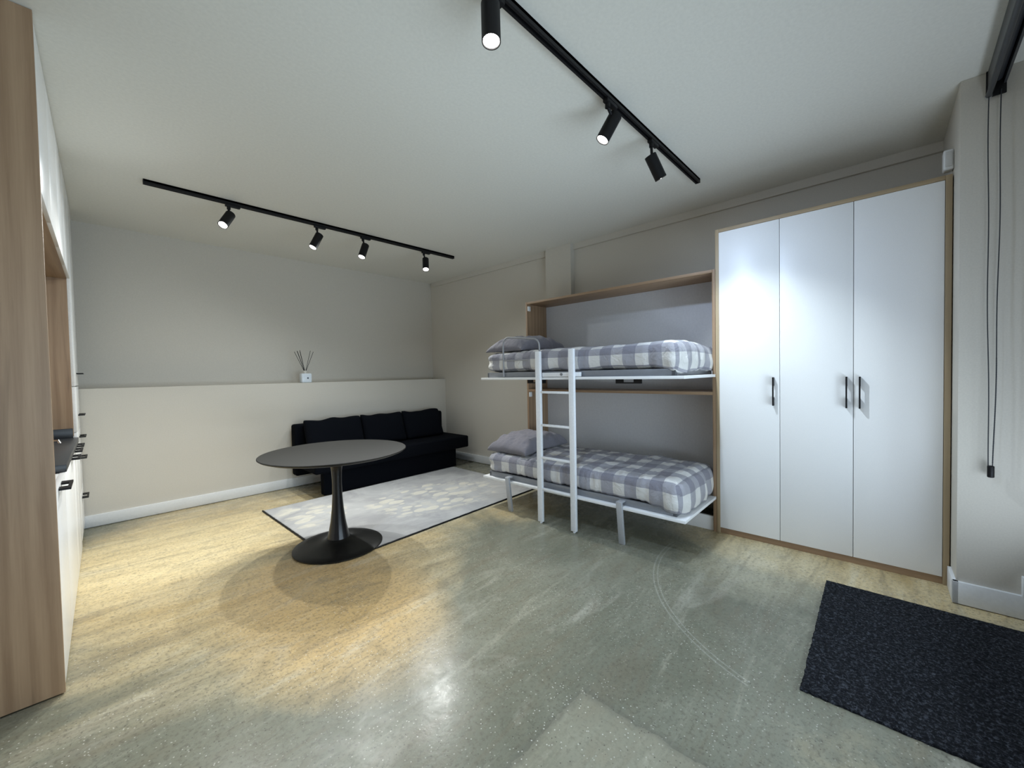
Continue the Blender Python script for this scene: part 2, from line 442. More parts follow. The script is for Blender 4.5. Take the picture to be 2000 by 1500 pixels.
# pier beside the entrance, and the entrance wall behind the camera with its glazed opening
single('wall_front_pier', 'r', (3.36, -0.33, 0), MB().box(3.36, 4.17, -0.97, -0.33, 0, H, bev=0.004), wall_m, kind='structure')
fr_ = MB(); fr_.box(-1.0, 0.0, -0.97, -0.80, 0, H); fr_.box(3.1, 3.36, -0.97, -0.80, 0, H); fr_.box(0.0, 3.1, -0.97, -0.80, 2.55, H)
single('wall_front', 'r', (1.5, -0.85, 0), fr_, wall_m, kind='structure')
w = MB()
for a, b in ((0.0, 0.06), (1.0, 1.06), (2.04, 2.1), (3.04, 3.1)): w.box(a, b, -0.93, -0.87, 0, 2.55)
w.box(0, 3.1, -0.93, -0.87, 2.48, 2.55); w.box(0, 3.1, -0.93, -0.87, 0, 0.07)
wo = single('window_1', 'r', (1.5, -0.9, 0), w, black_m, kind='structure')
g = MB()
for a, b in ((0.06, 1.0), (1.06, 2.04), (2.1, 3.04)): g.box(a, b, -0.905, -0.895, 0.07, 2.48)
go = single('window_pane', 'r', (1.5, -0.9, 0), g, glass_m, smooth=False)
go.parent = wo; go.location = (0, 0, 0); go.rotation_euler = (0, 0, 0)
bb = 0.115
single('baseboard_back', 'm', (1.5, YB, 0), MB().box(-0.16, 4.0, YB-0.016, YB+0.02, 0.006, bb, bev=0.003), trim_m, kind='structure')
single('baseboard_right', 'r', (WALL_X, 4.2, 0), MB().box(WALL_X-0.03, WALL_X+0.01, 3.06, 5.33, 0.006, bb, bev=0.003), trim_m, kind='structure')
bp_ = MB(); bp_.box(3.344, 3.37, -0.60, -0.314, 0.004, 0.13, bev=0.003); bp_.box(3.344, 3.575, -0.34, -0.314, 0.004, 0.13, bev=0.003)
single('baseboard_pier', 'r', (3.35, -0.33, 0), bp_, trim_m, kind='structure')
single('trim_3', 'r', (3.34, -0.6, 0.1), MB().box(3.325, 3.36, -0.64, -0.562, 0.13, 0.235, bev=0.003), trim_m, kind='structure')

# ------------------------------------------------------------------ wardrobe
XW = 3.586
T = Thing('wardrobe', 'r', (XW, 0.33, 0), 'tall three-door white wardrobe with oak surround standing by the entrance', 'wardrobe')
T.part('side_panel', MB().box(XW, 4.08, -0.325, -0.296, 0, 2.505, bev=0.002), edge_v)
T.part('side_panel', MB().box(XW, 4.08, 0.967, 0.994, 0, 2.505, bev=0.002), edge_v)
T.part('top_panel', MB().box(XW, 4.08, -0.296, 0.967, 2.478, 2.505, bev=0.002), edge_h)
T.part('plinth', MB().box(XW+0.012, 3.62, -0.296, 0.967, 0.0, 0.046, bev=0.001), wood_h)
T.part('back_panel', MB().box(4.05, 4.075, -0.296, 0.967, 0.05, 2.478), back_m)
def pull(y0, y1, z, x0, vertical=False, proj=0.038, th=0.009):
    m = MB()
    if vertical:   # y0 = y position, z = (z0, z1)
        z0, z1 = z; q = (z1-z0)*0.30
        poly = [(x0, z0), (x0-proj, z0), (x0-proj, z1), (x0, z1), (x0, z1-q), (x0-proj+0.012, z1-q), (x0-proj+0.012, z0+q), (x0, z0+q)]
        m.prism(poly, 1, y0-th/2, y0+th/2)
    return m
doors = ((0.967, 0.551, 0.588), (0.548, 0.128, 0.162), (0.125, -0.294, 0.093))
for a, b, hy in doors:
    d = T.part('door', MB().box(XW+0.002, XW+0.022, b, a, 0.048, 2.476, bev=0.0015), white_lam)
    T.part('handle', pull(hy, None, (1.078, 1.293), XW+0.002, True), black_m, parent=d)

# ------------------------------------------------------------------ wall bed unit
Y0, Y1 = 0.996, 3.048
T = Thing('wall_bed_unit', 'r', (XW, 2.0, 0), 'oak-framed fold-down bunk bed unit with both bunks lowered', 'wall bed')
DX = 3.95
s1 = MB().box(XW, 4.07, Y1-0.024, Y1, 0, 2.188, bev=0.001); T.part('side_panel', s1, wood_v)
T.part('side_panel', MB().box(XW, 4.07, Y0, Y0+0.024, 0, 2.188, bev=0.001), wood_v)
T.part('top_panel', MB().box(XW, 4.07, Y0+0.024, Y1-0.024, 2.164, 2.188, bev=0.001), wood_h)
T.part('divider_shelf', MB().box(XW, DX, Y0+0.024, Y1-0.024, 1.148, 1.174, bev=0.001), wood_h)
T.part('plinth', MB().box(XW+0.02, XW+0.045, Y0+0.024, Y1-0.024, 0.0, 0.12, bev=0.001), white_lam)
T.part('back_panel', MB().box(DX, DX+0.015, Y0+0.024, Y1-0.024, 0.12, 1.148), back_m)
T.part('back_panel', MB().box(DX, DX+0.015, Y0+0.024, Y1-0.024, 1.174, 2.164), back_m)
for z in (2.085, 1.085):
    T.part('catch', MB().box(XW+0.004, XW+0.045, Y1-0.040, Y1-0.0245, z, z+0.055, bev=0.003), white_pl)
XD = 2.845
for zt, nm in ((1.322, 'upper'), (0.305, 'lower')):
    dk = T.part('bed_deck', MB().box(XD, 3.57, 0.992, 3.042, zt-0.022, zt, bev=0.0015), white_lam)
    # black bracket pulls on the outer face, which hangs underneath when folded down
    for yc in ((2.33, 1.42) if nm == 'upper' else ()):
        m = MB(); L = 0.215; z0 = zt-0.022
        poly = [(yc-L/2, z0), (yc-L/2, z0-0.034), (yc+L/2, z0-0.034), (yc+L/2, z0), (yc+L/2-0.065, z0), (yc+L/2-0.065, z0-0.024), (yc-L/2+0.065, z0-0.024), (yc-L/2+0.065, z0)]
        m.prism(poly, 0, 2.875, 2.884); T.part('handle', m, black_m, parent=dk)
    # steel tray that carries the mattress
    m = MB(); a, b = 2.885, 3.72
    m.box(a, a+0.03, 1.065, 2.985, zt, zt+0.052, bev=0.004); m.box(b-0.03, b, 1.065, 2.985, zt, zt+0.052, bev=0.004)
    m.box(a, b, 1.065, 1.095, zt, zt+0.050, bev=0.004); m.box(a, b, 2.955, 2.985, zt, zt+0.050, bev=0.004)
    for k in range(12):
        y = 1.15+k*0.155; m.box(a+0.02, b-0.02, y, y+0.07, zt+0.028, zt+0.038)
    T.part('bed_frame', m, grey_metal)
for yl in (2.68, 1.487):
    m = MB()
    M = Matrix.Rotation(math.atan2(0.045, 0.33), 3, 'Y')
    m.box(2.818, 2.843, yl-0.024, yl+0.024, 0.0, 0.345, bev=0.003)
    for v in m.b.verts:
        v.co.x += 0.045*(0.345 - v.co.z)/0.345*0.9 if v.co.z < 0.27 else 0.0
    m.box(2.825, 2.93, yl-0.024, yl+0.024, 0.335, 0.347, bev=0.002)
    T.part('leg', m, plain('light_grey_steel', (0.42, 0.43, 0.45), 0.4, 0.5, 0.2))
# guard loop on the upper bunk
m = MB(); x = 2.872; ya, yb, zb_, zt_ = 2.742, 2.285, 1.33, 1.668; r = 0.075
pts = [(x, ya, zb_), (x, ya, zt_+0.045-r)]
for k in range(1, 8):
    a = k/8*math.pi/2; pts.append((x, ya - r + r*math.cos(a), zt_+0.045-r + r*math.sin(a)))
pts.append((x, ya-r, zt_+0.045)); pts.append((x, yb+r, zt_+0.012))
for k in range(1, 8):
    a = k/8*math.pi/2; pts.append((x, yb + r - r*math.sin(a), zt_+0.012-r + r*math.cos(a)))
pts += [(x, yb, zt_+0.012-r), (x, yb, zb_)]
m.tube(pts, 0.0085)
m.tube([(x, ya, 1.492), (x, yb, 1.482)], 0.006)
T.part('guard_rail', m, plain('mid_grey_tube', (0.30, 0.30, 0.31), 0.4, 0.5, 0.2))

# ladder
T = Thing('bunk_ladder', 'r', (2.82, 2.08, 0), 'white steel ladder leaning against the front of both bunks', 'ladder')
xa, xb = 2.806, 2.836
T.part('rail', MB().box(xa, xb, 2.232, 2.286, 0.012, 1.555, bev=0.004), white_metal)
T.part('rail', MB().box(xa, xb, 1.875, 1.928, 0.012, 1.560, bev=0.004), white_metal)
for y in (2.259, 1.9015): T.part('foot', MB().cyl((2.821, y, 0), (2.821, y, 0.014), 0.012), white_pl)
for z in (0.315, 0.600, 0.893, 1.188): T.part('rung', MB().box(xa+0.002, xb, 1.928, 2.232, z-0.010, z+0.010, bev=0.003), white_metal)
T.part('hook_bar', MB().box(2.838, 2.868, 1.835, 2.232, 1.325, 1.362, bev=0.003), white_metal)
T.part('bolt', MB().cyl((2.832, 2.02, 1.345), (2.842, 2.02, 1.345), 0.012), grey_metal)

# ------------------------------------------------------------------ soft bedding
def soft_block(x0, x1, y0, y1, z0, z1, r, nx=56, ny=120, nz=14, disp=None, seed=0.0):
    """rounded block with unfolded uv; returns bmesh in frame coordinates"""
    b = bmesh.new(); uvl = b.loops.layers.uv.new('UVMap')
    vd = {}
    cx, cy, cz = (x0+x1)/2, (y0+y1)/2, (z0+z1)/2
    hx, hy, hz = (x1-x0)/2, (y1-y0)/2, (z1-z0)/2
    def vert(i, j, k):
        key = (i, j, k)
        if key in vd: return vd[key]
        p = Vector((-hx+2*hx*i/nx, -hy+2*hy*j/ny, -hz+2*hz*k/nz))
        rr = r
        inn = Vector((max(-hx+rr, min(hx-rr, p.x)), max(-hy+rr, min(hy-rr, p.y)), max(-hz+rr*0.9, min(hz-rr*0.9, p.z))))
        d = p - inn
        if d.length > 1e-9:
            q = inn + Vector((d.x, d.y, d.z)).normalized()*min(rr, max(abs(d.x), abs(d.y), abs(d.z)))
            n = d.normalized()
        else: q, n = p, Vector((0, 0, 0))
        w_ = q + Vector((cx, cy, cz))
        if disp: w_ = disp(w_, n, Vector((i/nx, j/ny, k/nz)))
        vd[key] = b.verts.new(w_); return vd[key]
    def face(ids, uvs):
        try: f = b.faces.new([vert(*a) for a in ids])
        except ValueError: return
        for l, uv in zip(f.loops, uvs): l[uvl].uv = uv
    dx, dy, dz = 2*hx/nx, 2*hy/ny, 2*hz/nz
    for i in range(nx):
        for j in range(ny):
            q = [(i, j), (i+1, j), (i+1, j+1), (i, j+1)]
            face([(a, c, nz) for a, c in q], [(c*dy, a*dx) for a, c in q])
            face([(a, c, 0) for a, c in q[::-1]], [(c*dy, a*dx) for a, c in q[::-1]])
    for j in range(ny):
        for k in range(nz):
            q = [(j, k), (j+1, k), (j+1, k+1), (j, k+1)]
            face([(0, a, c) for a, c in q[::-1]], [(a*dy, -(nz-c)*dz) for a, c in q[::-1]])
            face([(nx, a, c) for a, c in q], [(a*dy, 2*hx+(nz-c)*dz) for a, c in q])
    for i in range(nx):
        for k in range(nz):
            q = [(i, k), (i+1, k), (i+1, k+1), (i, k+1)]
            face([(a, 0, c) for a, c in q], [(-(nz-c)*dz, a*dx) for a, c in q])
            face([(a, ny, c) for a, c in q[::-1]], [(2*hy+(nz-c)*dz, a*dx) for a, c in q[::-1]])
    return b

def duvet(name, z0, z1, label, puff, seed, voff, x0=2.875, x1=3.74):
    def disp(p, n, t):
        q = Vector((p.x*2.2, p.y*1.5, seed)); 
        top = max(0.0, n.z if n.length else 1.0)
        a = noise.noise(q)*0.018 + noise.noise(q*2.7+Vector((3, 1, 0)))*0.013 + noise.noise(Vector((p.x*9, p.y*7, p.z*6+seed)))*0.008
        wr = noise.noise(Vector((p.x*5 + p.y*9, p.y*14 - p.x*6, seed*2)))
        a += 0.009*(1-abs(wr)*2) if seed > 5 else 0.006*wr
        out = Vector(n) if n.length else Vector((0, 0, 1))
        if t.z > 0.99 and not n.length: out = Vector((0, 0, 1))
        p = p + out*a
        # crown in the middle
        if t.z > 0.5: p.z += 0.016*math.sin(math.pi*t.x)*math.sin(math.pi*t.y)
        # lower hem wanders
        if t.z < 0.35:
            h = 1-t.z/0.35
            p.z += h*(0.022*noise.noise(Vector((p.x*6, p.y*5, seed+5))) + puff*0.0)
        # near end: duvet hangs in folds at the foot
        e = max(0.0, 1-(p.y-0.99)/0.55)
        if e > 0:
            f = math.sin(p.x*34 + 3*noise.noise(Vector((p.z*5, p.x*3, seed))))*0.014*e*(1-t.z)
            p.y += -f*0.7 - 0.012*e*(1-t.z)
            p.x -= 0.030*e*e*(1-t.x)*(1-t.z*0.6)
            e3 = max(0.0, 1-(p.y-0.99)/0.22)
            p.z -= 0.045*e3*(1-t.z)**2
            p.y -= 0.022*e3*(1-t.z)
            p.x -= 0.022*e3*(1-t.x)*(1-t.z)
            p.z += puff*e*math.exp(-((t.x-0.35)/0.35)**2)*t.z
            fl = math.sin(p.y*48 + 4*noise.noise(Vector((p.z*4, p.y*3, seed+9))))*0.012*e*(1-t.x)*(1-0.4*t.z)
            p.x -= fl
        # head end: edge rounded and slightly lifted
        h2 = max(0.0, (p.y-2.75)/0.25)
        if h2 > 0: p.x += 0.012*math.sin(p.z*60+p.x*9)*h2
        return p
    b = soft_block(x0, x1, 1.035, 3.005, z0, z1, 0.085, disp=disp)
    uvl = b.loops.layers.uv.verify()
    for f in b.faces:
        for l in f.loops: l[uvl].uv.y += voff
    m = MB(); m.b.free(); m.b = b
    o = single(name, 'r', ((x0+x1)/2, 2.0, z0), m, gingham_m, label, 'duvet', ang=180)
    return o

duvet('duvet', 1.374, 1.572, 'grey and white gingham duvet tucked over the mattress of the upper bunk', 0.02, 1.3, -0.010)
duvet('duvet', 0.350, 0.545, 'grey and white gingham duvet tucked over the mattress of the lower bunk', 0.01, 7.9, -0.020)

def pillow(z, label, seed, x0, x1, y0, y1, h, droop=0.0):
    b = bmesh.new(); nu, nv = 64, 44
    cx, cy = (x0+x1)/2, (y0+y1)/2; hx, hy = (x1-x0)/2, (y1-y0)/2
    grid = {}
    for s_ in (1, -1):
        for i in range(nu+1):
            for j in range(nv+1):
                u, v = -1+2*i/nu, -1+2*j/nv
                edge = i in (0, nu) or j in (0, nv)
                if edge and s_ == -1: grid[(s_, i, j)] = grid[(1, i, j)]; continue
                prof = (max(0, 1-abs(u)**4.5)*max(0, 1-abs(v)**3.4))**0.36
                pinch = 1-0.07*(1-abs(u)**2)*abs(v)**6 
                pinch2 = 1-0.07*(1-abs(v)**2)*abs(u)**6
                x = cx + hx*u*pinch2; y = cy + hy*v*pinch
                e = max(abs(u), abs(v))
                wr = noise.noise(Vector((u*4+seed, v*3, s_*2)))*0.020 + noise.noise(Vector((u*11+seed, v*9, s_)))*0.010
                rad = 0.020*math.sin(u*15+seed*3+2*noise.noise(Vector((u*3, v*2, seed))))*abs(v)**3*(1-abs(v)**14)*(1 if s_ > 0 else 0)
                z_ = z + h*0.22 + s_*h*(0.78 if s_ > 0 else 0.22)*prof*(1 - (0.22*(u*u) if s_ > 0 else 0)) + (wr + rad)*(prof if not edge else 0.2)
                z_ -= droop*max(0, -u)**2*0.04
                if s_ < 0: z_ = max(z_, z)
                grid[(s_, i, j)] = b.verts.new((x, y, z_))
    for s_ in (1, -1):
        for i in range(nu):
            for j in range(nv):
                q = [grid[(s_, i, j)], grid[(s_, i+1, j)], grid[(s_, i+1, j+1)], grid[(s_, i, j+1)]]
                if s_ < 0: q = q[::-1]
                try: b.faces.new(q)
                except ValueError: pass
    m = MB(); m.b.free(); m.b = b
    single('pillow', 'r', (cx, cy, z), m, pillow_m, label, 'pillow', ang=180)
pillow(1.588, 'grey pillow behind the guard loop on the upper bunk', 2.0, 2.90, 3.62, 2.52, 3.03, 0.16, 1)
pillow(0.563, 'grey pillow at the far end of the lower bunk', 5.0, 2.90, 3.62, 2.50, 3.04, 0.17, 1)

# ------------------------------------------------------------------ sofa and its cushions
SX0, SX1 = 1.66, 3.87
T = Thing('sofa', 'm', (2.75, 4.95, 0), 'low armless black sofa against the back wall, behind the round table', 'sofa')
T.part('base', MB().box(1.775, 3.68, 4.70, 4.80, 0.009, 0.27, bev=0.01).box(2.05, 3.60, 4.79, 5.25, 0.009, 0.27), sofa_m)
T.part('seat', MB().box(SX0, SX1, 4.63, 5.30, 0.275, 0.445, bev=0.022, seg=4), sofa_m)
m = MB(); m.box(SX0, SX1-0.02, 5.25, 5.39, 0.16, 0.79, bev=0.03, seg=4)
M = Matrix.Rotation(math.radians(-6), 3, 'X')
T.part('backrest', m, sofa_m)
def cushion(x0, x1, label, sd):
    def disp(p, n, t):
        u, v = t.x*2-1, t.z*2-1
        bulge = (1-abs(u)**3)*(1-abs(v)**3)
        p = Vector(p); p.y += (-1 if t.y < 0.5 else 1)*0.030*bulge
        p.z += 0.022*noise.noise(Vector((p.x*6+sd, p.y*4, 0)))*t.z + 0.016*abs(u)**5*t.z
        p.y += 0.008*noise.noise(Vector((p.x*6, p.z*6, sd)))
        # lean back
        dz = p.z-0.45; p.y += dz*0.36; 
        return p
    b = soft_block(x0, x1, 4.985, 5.085, 0.452, 0.835, 0.045, nx=24, ny=6, nz=20, disp=disp)
    m = MB(); m.b.free(); m.b = b
    single('back_cushion', 'm', ((x0+x1)/2, 5.0, 0.45), m, sofa_m, label, 'cushion', 'black back cushions on the sofa', ang=180)
cushion(1.735, 2.44, 'black back cushion at the left end of the sofa', 1)
cushion(2.45, 3.06, 'middle black back cushion of the sofa', 2)
cushion(3.07, 3.70, 'black back cushion at the right end of the sofa, nearest the bunks', 3)

# ------------------------------------------------------------------ round pedestal table
TC = (1.325, 3.24)
T = Thing('pedestal_table', 'm', (*TC, 0), 'round black pedestal table with flared trumpet base on the concrete floor', 'table')
T.part('tabletop', MB().lathe([(0, 0.737), (0.50, 0.737), (0.532, 0.749), (0.5425, 0.757), (0.5425, 0.761), (0.539, 0.7635), (0, 0.7635)], (*TC, 0.007), 128), table_m, ang=30)
T.part('column', MB().lathe([(0.17, 0.737), (0.13, 0.733), (0.075, 0.714), (0.050, 0.68), (0.040, 0.60), (0.036, 0.50), (0.038, 0.40), (0.045, 0.30), (0.057, 0.20), (0.072, 0.12), (0.085, 0.065)], (*TC, 0.007), 96), black_gloss, ang=180)
T.part('base', MB().lathe([(0, 0.070), (0.088, 0.068), (0.10, 0.058), (0.14, 0.044), (0.20, 0.030), (0.27, 0.019), (0.325, 0.012), (0.3345, 0.007), (0.3345, 0.0), (0, 0.0)], (*TC, 0.007), 128), plain('satin_black', (0.006, 0.006, 0.0055), 0.36, 0.3), ang=30)

# ------------------------------------------------------------------ rug and doormat
T = Thing('area_rug', 'm', (2.3, 3.8, 0), 'pale grey rug with ivory leaf pattern in front of the sofa', 'rug')
m = MB(); t = bmesh.new()
n1, n2 = 120, 80; V = []
c00, c10, c11, c01 = Vector((1.19, 2.945, 0)), Vector((3.62, 3.06, 0)), Vector((3.63, 4.74, 0)), Vector((1.155, 4.67, 0))
for i in range(n1+1):
    V.append([])
    for j in range(n2+1):
        a, b_ = i/n1, j/n2
        p = c00*(1-a)*(1-b_) + c10*a*(1-b_) + c11*a*b_ + c01*(1-a)*b_
        e = min(a, 1-a, b_, 1-b_)
        p.z = 0.0065 + 0.002*noise.noise(Vector((p.x*3, p.y*3, 0)))
        V[-1].append(t.verts.new(p))
for i in range(n1):
    for j in range(n2): t.faces.new((V[i][j], V[i+1][j], V[i+1][j+1], V[i][j+1]))
m.merge(t)
ro = T.part('pile', m, rug_m); sm = ro.modifiers.new('t', 'SOLIDIFY'); sm.thickness = 0.0055; sm.offset = -1
def binding(p, q):
    mm = MB(); n = 60; pts = []
    for k in range(n+1):
        a = p.lerp(q, k/n); a = a.copy(); a.z = 0.006 + 0.001*math.sin(k*2.1)
        w_ = 0.0025*noise.noise(Vector((k*0.7, p.x, 0))); a.x += w_; a.y += w_
        pts.append(a)
    mm.tube(pts, 0.0075, 8); return mm
T.part('binding', binding(c00 + Vector((0, -.004, 0)), c10 + Vector((0, -.004, 0))), black_m, label='black bound edge')
T.part('binding', binding(c00 + Vector((-.004, 0, 0)), c01 + Vector((-.004, 0, 0))), black_m, label='black bound edge')

m = MB(); t = bmesh.new(); V = []
n1, n2 = 230, 150
for i in range(n1+1):
    V.append([])
    for j in range(n2+1):
        x = 2.022 + 1.158*i/n1; y = -0.56 + 0.80*j/n2
        edge = i in (0, n1) or j in (0, n2)
        if edge: x += 0.004*noise.noise(Vector((x*60, y*60, 0))); y += 0.004*noise.noise(Vector((x*60, y*60, 4)))
        z = 0.0105 + (0 if edge else 0.0045*noise.noise(Vector((x*85, y*85, 1))) + 0.002*noise.noise(Vector((x*33, y*33, 2))))
        if 0.012 < (j/n2) and j == n2-9: z -= 0.003
        V[-1].append(t.verts.new((x, y, z)))
for i in range(n1):
    for j in range(n2): t.faces.new((V[i][j], V[i+1][j], V[i+1][j+1], V[i][j+1]))
ring = [V[i][0] for i in range(n1+1)] + [V[n1][j] for j in range(1, n2+1)] + [V[i][n2] for i in range(n1-1, -1, -1)] + [V[0][j] for j in range(n2-1, 0, -1)]
low = [t.verts.new((v.co.x, v.co.y, 0.001)) for v in ring]
for k in range(len(ring)): t.faces.new((ring[k], low[k], low[(k+1) % len(ring)], ring[(k+1) % len(ring)]))
m.merge(t)
single('doormat', 'r', (2.6, -0.16, 0), m, doormat_m, 'large charcoal looped doormat lying in front of the wardrobe', 'doormat', ang=180)

# ------------------------------------------------------------------ reed diffuser on the ledge
dx_, dy_ = 1.885, 5.48
T = Thing('reed_diffuser', 'm', (dx_, dy_, ZL), 'white cube reed diffuser with black sticks on the wall ledge', 'diffuser')
T.part('bottle', MB().box(dx_-0.062, dx_+0.062, dy_-0.045, dy_+0.045, ZL, ZL+0.118, bev=0.014, seg=4), plain('frosted_white_glass', (0.62, 0.68, 0.74), 0.25, 0.5))
T.part('emblem', MB().cyl((dx_+0.012, dy_-0.0455, ZL+0.058), (dx_+0.012, dy_-0.0445, ZL+0.058), 0.011), plain('dark_blue_print', (0.05, 0.07, 0.10), 0.6), smooth=False, label='small dark round mark on the front')
T.part('neck', MB().lathe([(0.0, 0.0), (0.014, 0.0), (0.014, 0.02), (0.019, 0.024), (0.019, 0.036), (0.0, 0.036)], (dx_-0.004, dy_, ZL+0.118), 32), plain('cream_collar', (0.60, 0.58, 0.52), 0.5))
for (tx, tz, ty) in ((-0.118, 0.395, 0.02), (-0.100, 0.405, -0.02), (-0.078, 0.402, 0.03), (-0.060, 0.400, 0.0), (-0.050, 0.418, 0.03), (0.072, 0.412, 0.01), (0.098, 0.398, -0.015)):
    T.part('reed', MB().cyl((dx_-0.004 - tx*0.08, dy_-ty*0.1, ZL+0.10), (dx_+tx, dy_+ty, ZL+tz), 0.0028, seg=8), black_m)

# ------------------------------------------------------------------ ceiling light tracks and spot heads
def track(xa, xb, y, label):
    T = Thing('light_track', 'm', (xa, y, H), label, 'light track', 'black ceiling light tracks')
    m = MB(); z0 = H-0.034
    m.box(xa, xb, y-0.018, y-0.006, z0, H); m.box(xa, xb, y+0.006, y+0.018, z0, H); m.box(xa, xb, y-0.018, y+0.018, z0+0.018, H)
    T.part('rail', m, black_m, smooth=False)
    for e in (xa, xb): T.part('end_cap', MB().box(e-0.003, e+0.003, y-0.0185, y+0.0185, z0-0.0005, H, bev=0.001), black_m)
TY1, TY2 = 4.222, 1.175
track(0.315, 3.335, TY1, 'black ceiling track near the back wall carrying four spotlights')
track(0.45, 3.48, TY2, 'black ceiling track above the open floor carrying three spotlights')
def spot(x, y, B, d, label, watts, spill, color=LAMP_COL, size=86, blend=0.75):
    B = Vector(B); d = Vector(d).normalized(); L = 0.165; R_ = 0.038
    T = Thing('track_spotlight', 'm', (x, y, H-0.034), label, 'spotlight', 'black cylinder spotlights on the ceiling tracks')
    z0 = H-0.034
    T.part('adapter', MB().box(x-0.055, x+0.055, y-0.016, y+0.016, z0-0.020, z0+0.004, bev=0.003), black_m)
    side = d.cross(Vector((0, 1, 0))).normalized()
    piv = B + d*0.03
    m = MB(); m.cyl((x-0.03, y, z0-0.018), (x-0.03, y, z0-0.045), 0.014)
    m.tube([(x-0.03, y, z0-0.035), ((x-0.03+piv.x)/2, (y+piv.y)/2, (z0-0.035+piv.z)/2 + 0.0), tuple(piv)], 0.009)
    T.part('stem', m, black_m)
    hd = T.part('lamp_head', MB().lathe([(0, 0), (R_-0.003, 0), (R_, 0.003), (R_, L), (R_-0.004, L), (R_-0.005, L-0.012), (0, L-0.012)], B, 48, axis=d), black_m, ang=30)
    T.part('lens', MB().lathe([(0, 0), (R_-0.006, 0), (R_-0.006, 0.006), (0, 0.009)], B + d*(L-0.010), 40, axis=d), lens_m, parent=hd, label='lit white lens')
    l = bpy.data.lights.new('spot', 'SPOT'); l.energy = watts; l.color = color
    l.spot_size = math.radians(size); l.spot_blend = blend; l.shadow_soft_size = 0.026
    o = bpy.data.objects.new('spot', l); COL.objects.link(o)
    o.location = B + d*(L+0.012); o.rotation_euler = (-d).to_track_quat('Z', 'Y').to_euler()
    l2 = bpy.data.lights.new('spill', 'SPOT'); l2.energy = spill; l2.color = SPILL_COL if y > 3 else (0.70, 0.90, 1.22)
    l2.spot_size = math.radians(168); l2.spot_blend = 1.0; l2.shadow_soft_size = 0.03
    o2 = bpy.data.objects.new('spill', l2); COL.objects.link(o2)
    o2.location = o.location; o2.rotation_euler = o.rotation_euler
spot(0.895, TY1, (0.873, 4.20, 2.800), (-0.45, -0.42, -0.79), 'leftmost spotlight on the back track, glowing towards the kitchen', 88, 28)
spot(1.635, TY1, (1.622, 4.20, 2.800), (-0.45, -0.05, -0.88), 'second spotlight from the left on the back track, tilted left', 94, 44)
spot(2.120, TY1, (2.108, 4.20, 2.803), (-0.38, -0.15, -0.91), 'third spotlight from the left on the back track, tilted slightly left', 76, 44)
spot(2.905, TY1, (2.884, 4.20, 2.800), (-0.24, -0.35, -0.90), 'rightmost spotlight on the back track, nearest the corner', 100, 58)
spot(1.160, TY2, (1.145, TY2, 2.840), (-0.08, -0.09, -0.99), 'nearest spotlight, glaring at the top edge of the photo', 52, 78, (0.88, 1.0, 1.08))
spot(2.080, TY2, (2.140, TY2, 2.845), (-0.36, 0.33, -0.87), 'middle spotlight on the near track, pointing towards the round table', 85, 9, (1.0, 0.84, 0.62), 60, 0.85)
spot(2.640, TY2, (2.590, TY2, 2.785), (0.46, -0.24, -0.855), 'spotlight at the far end of the near track, aimed at the wardrobe', 94, 26, (0.82, 0.94, 1.0), 68, 1.0)

# ------------------------------------------------------------------ kitchen run on the left wall
KY = 2.612
single('kitchen_end_panel', 'k', (-0.5, KY, 0), MB().box(-0.83, KX, KY, KY+0.022, 0.008, H-0.004, bev=0.001), wood_v,
       'full-height oak panel closing the near end of the kitchen, at the left edge', 'panel')
ZU, ZC = 2.187, 0.915
Y2, YT = 4.78, 5.40
T = Thing('kitchen_wall_cabinet', 'k', (-0.5, 3.7, ZU), 'white wall cabinets with oak underside running up to the ceiling', 'cabinet')
T.part('body', MB().box(-0.84, KX-0.022, KY+0.024, Y2-0.002, ZU+0.02, H-0.006), white_gloss)
T.part('bottom_panel', MB().box(-0.84, KX-0.020, KY+0.024, Y2-0.002, ZU, ZU+0.019, bev=0.001), wood_h)
n = 4
for i in range(n):
    a = KY+0.026 + (Y2-KY-0.03)*i/n; b = KY+0.026 + (Y2-KY-0.03)*(i+1)/n
    T.part('door', MB().box(KX-0.0215, KX-0.003, a+0.0005, b-0.0005, ZU+0.002, H-0.008, bev=0.0006), white_gloss)
single('kitchen_recess_panel', 'k', (-0.84, 3.7, ZC), MB().box(-0.848, -0.842, KY+0.024, Y2-0.002, ZC+0.08, ZU-0.001), wood_v,
       'oak splashback panel lining the recess above the black worktop', 'panel')
T = Thing('kitchen_tall_cabinet', 'k', (-0.5, 5.1, 0), 'tall white cabinet with black handles between worktop and back wall', 'cabinet')
T.part('side_panel', MB().box(-0.84, KX-0.022, Y2, Y2+0.019, ZC+0.01, H-0.006, bev=0.001), wood_v)
T.part('body', MB().box(-0.84, KX-0.022, Y2+0.020, YT-0.004, 0.03, H-0.006), white_gloss)
def kpull(y0, y1, z, x0, proj=0.04):
    m = MB(); q = (y1-y0)*0.28
    poly = [(x0, y0), (x0+proj, y0), (x0+proj, y1), (x0, y1), (x0, y1-q), (x0+proj-0.012, y1-q), (x0+proj-0.012, y0+q), (x0, y0+q)]
    m.prism(poly, 2, z-0.0045, z+0.0045); return m
for z0, z1, hz, nm in ((1.33, H-0.01, 1.435, 'door'), (0.955, 1.322, 1.075, 'door'), (0.775, 0.948, 0.885, 'drawer'), (0.44, 0.768, 0.70, 'drawer'), (0.06, 0.433, 0.355, 'drawer')):
    d = T.part(nm, MB().box(KX-0.0215, KX-0.003, Y2+0.022, YT-0.006, z0, z1, bev=0.001), white_gloss)
    T.part('handle', kpull(5.09, 5.30, hz, KX-0.003), black_m, parent=d, label='black bracket handle')
T.part('filler_strip', MB().box(-0.3, KX-0.012, YT-0.002, YT+0.012, 0.03, H-0.01), dark_m, label='dark gap strip beside the back wall')
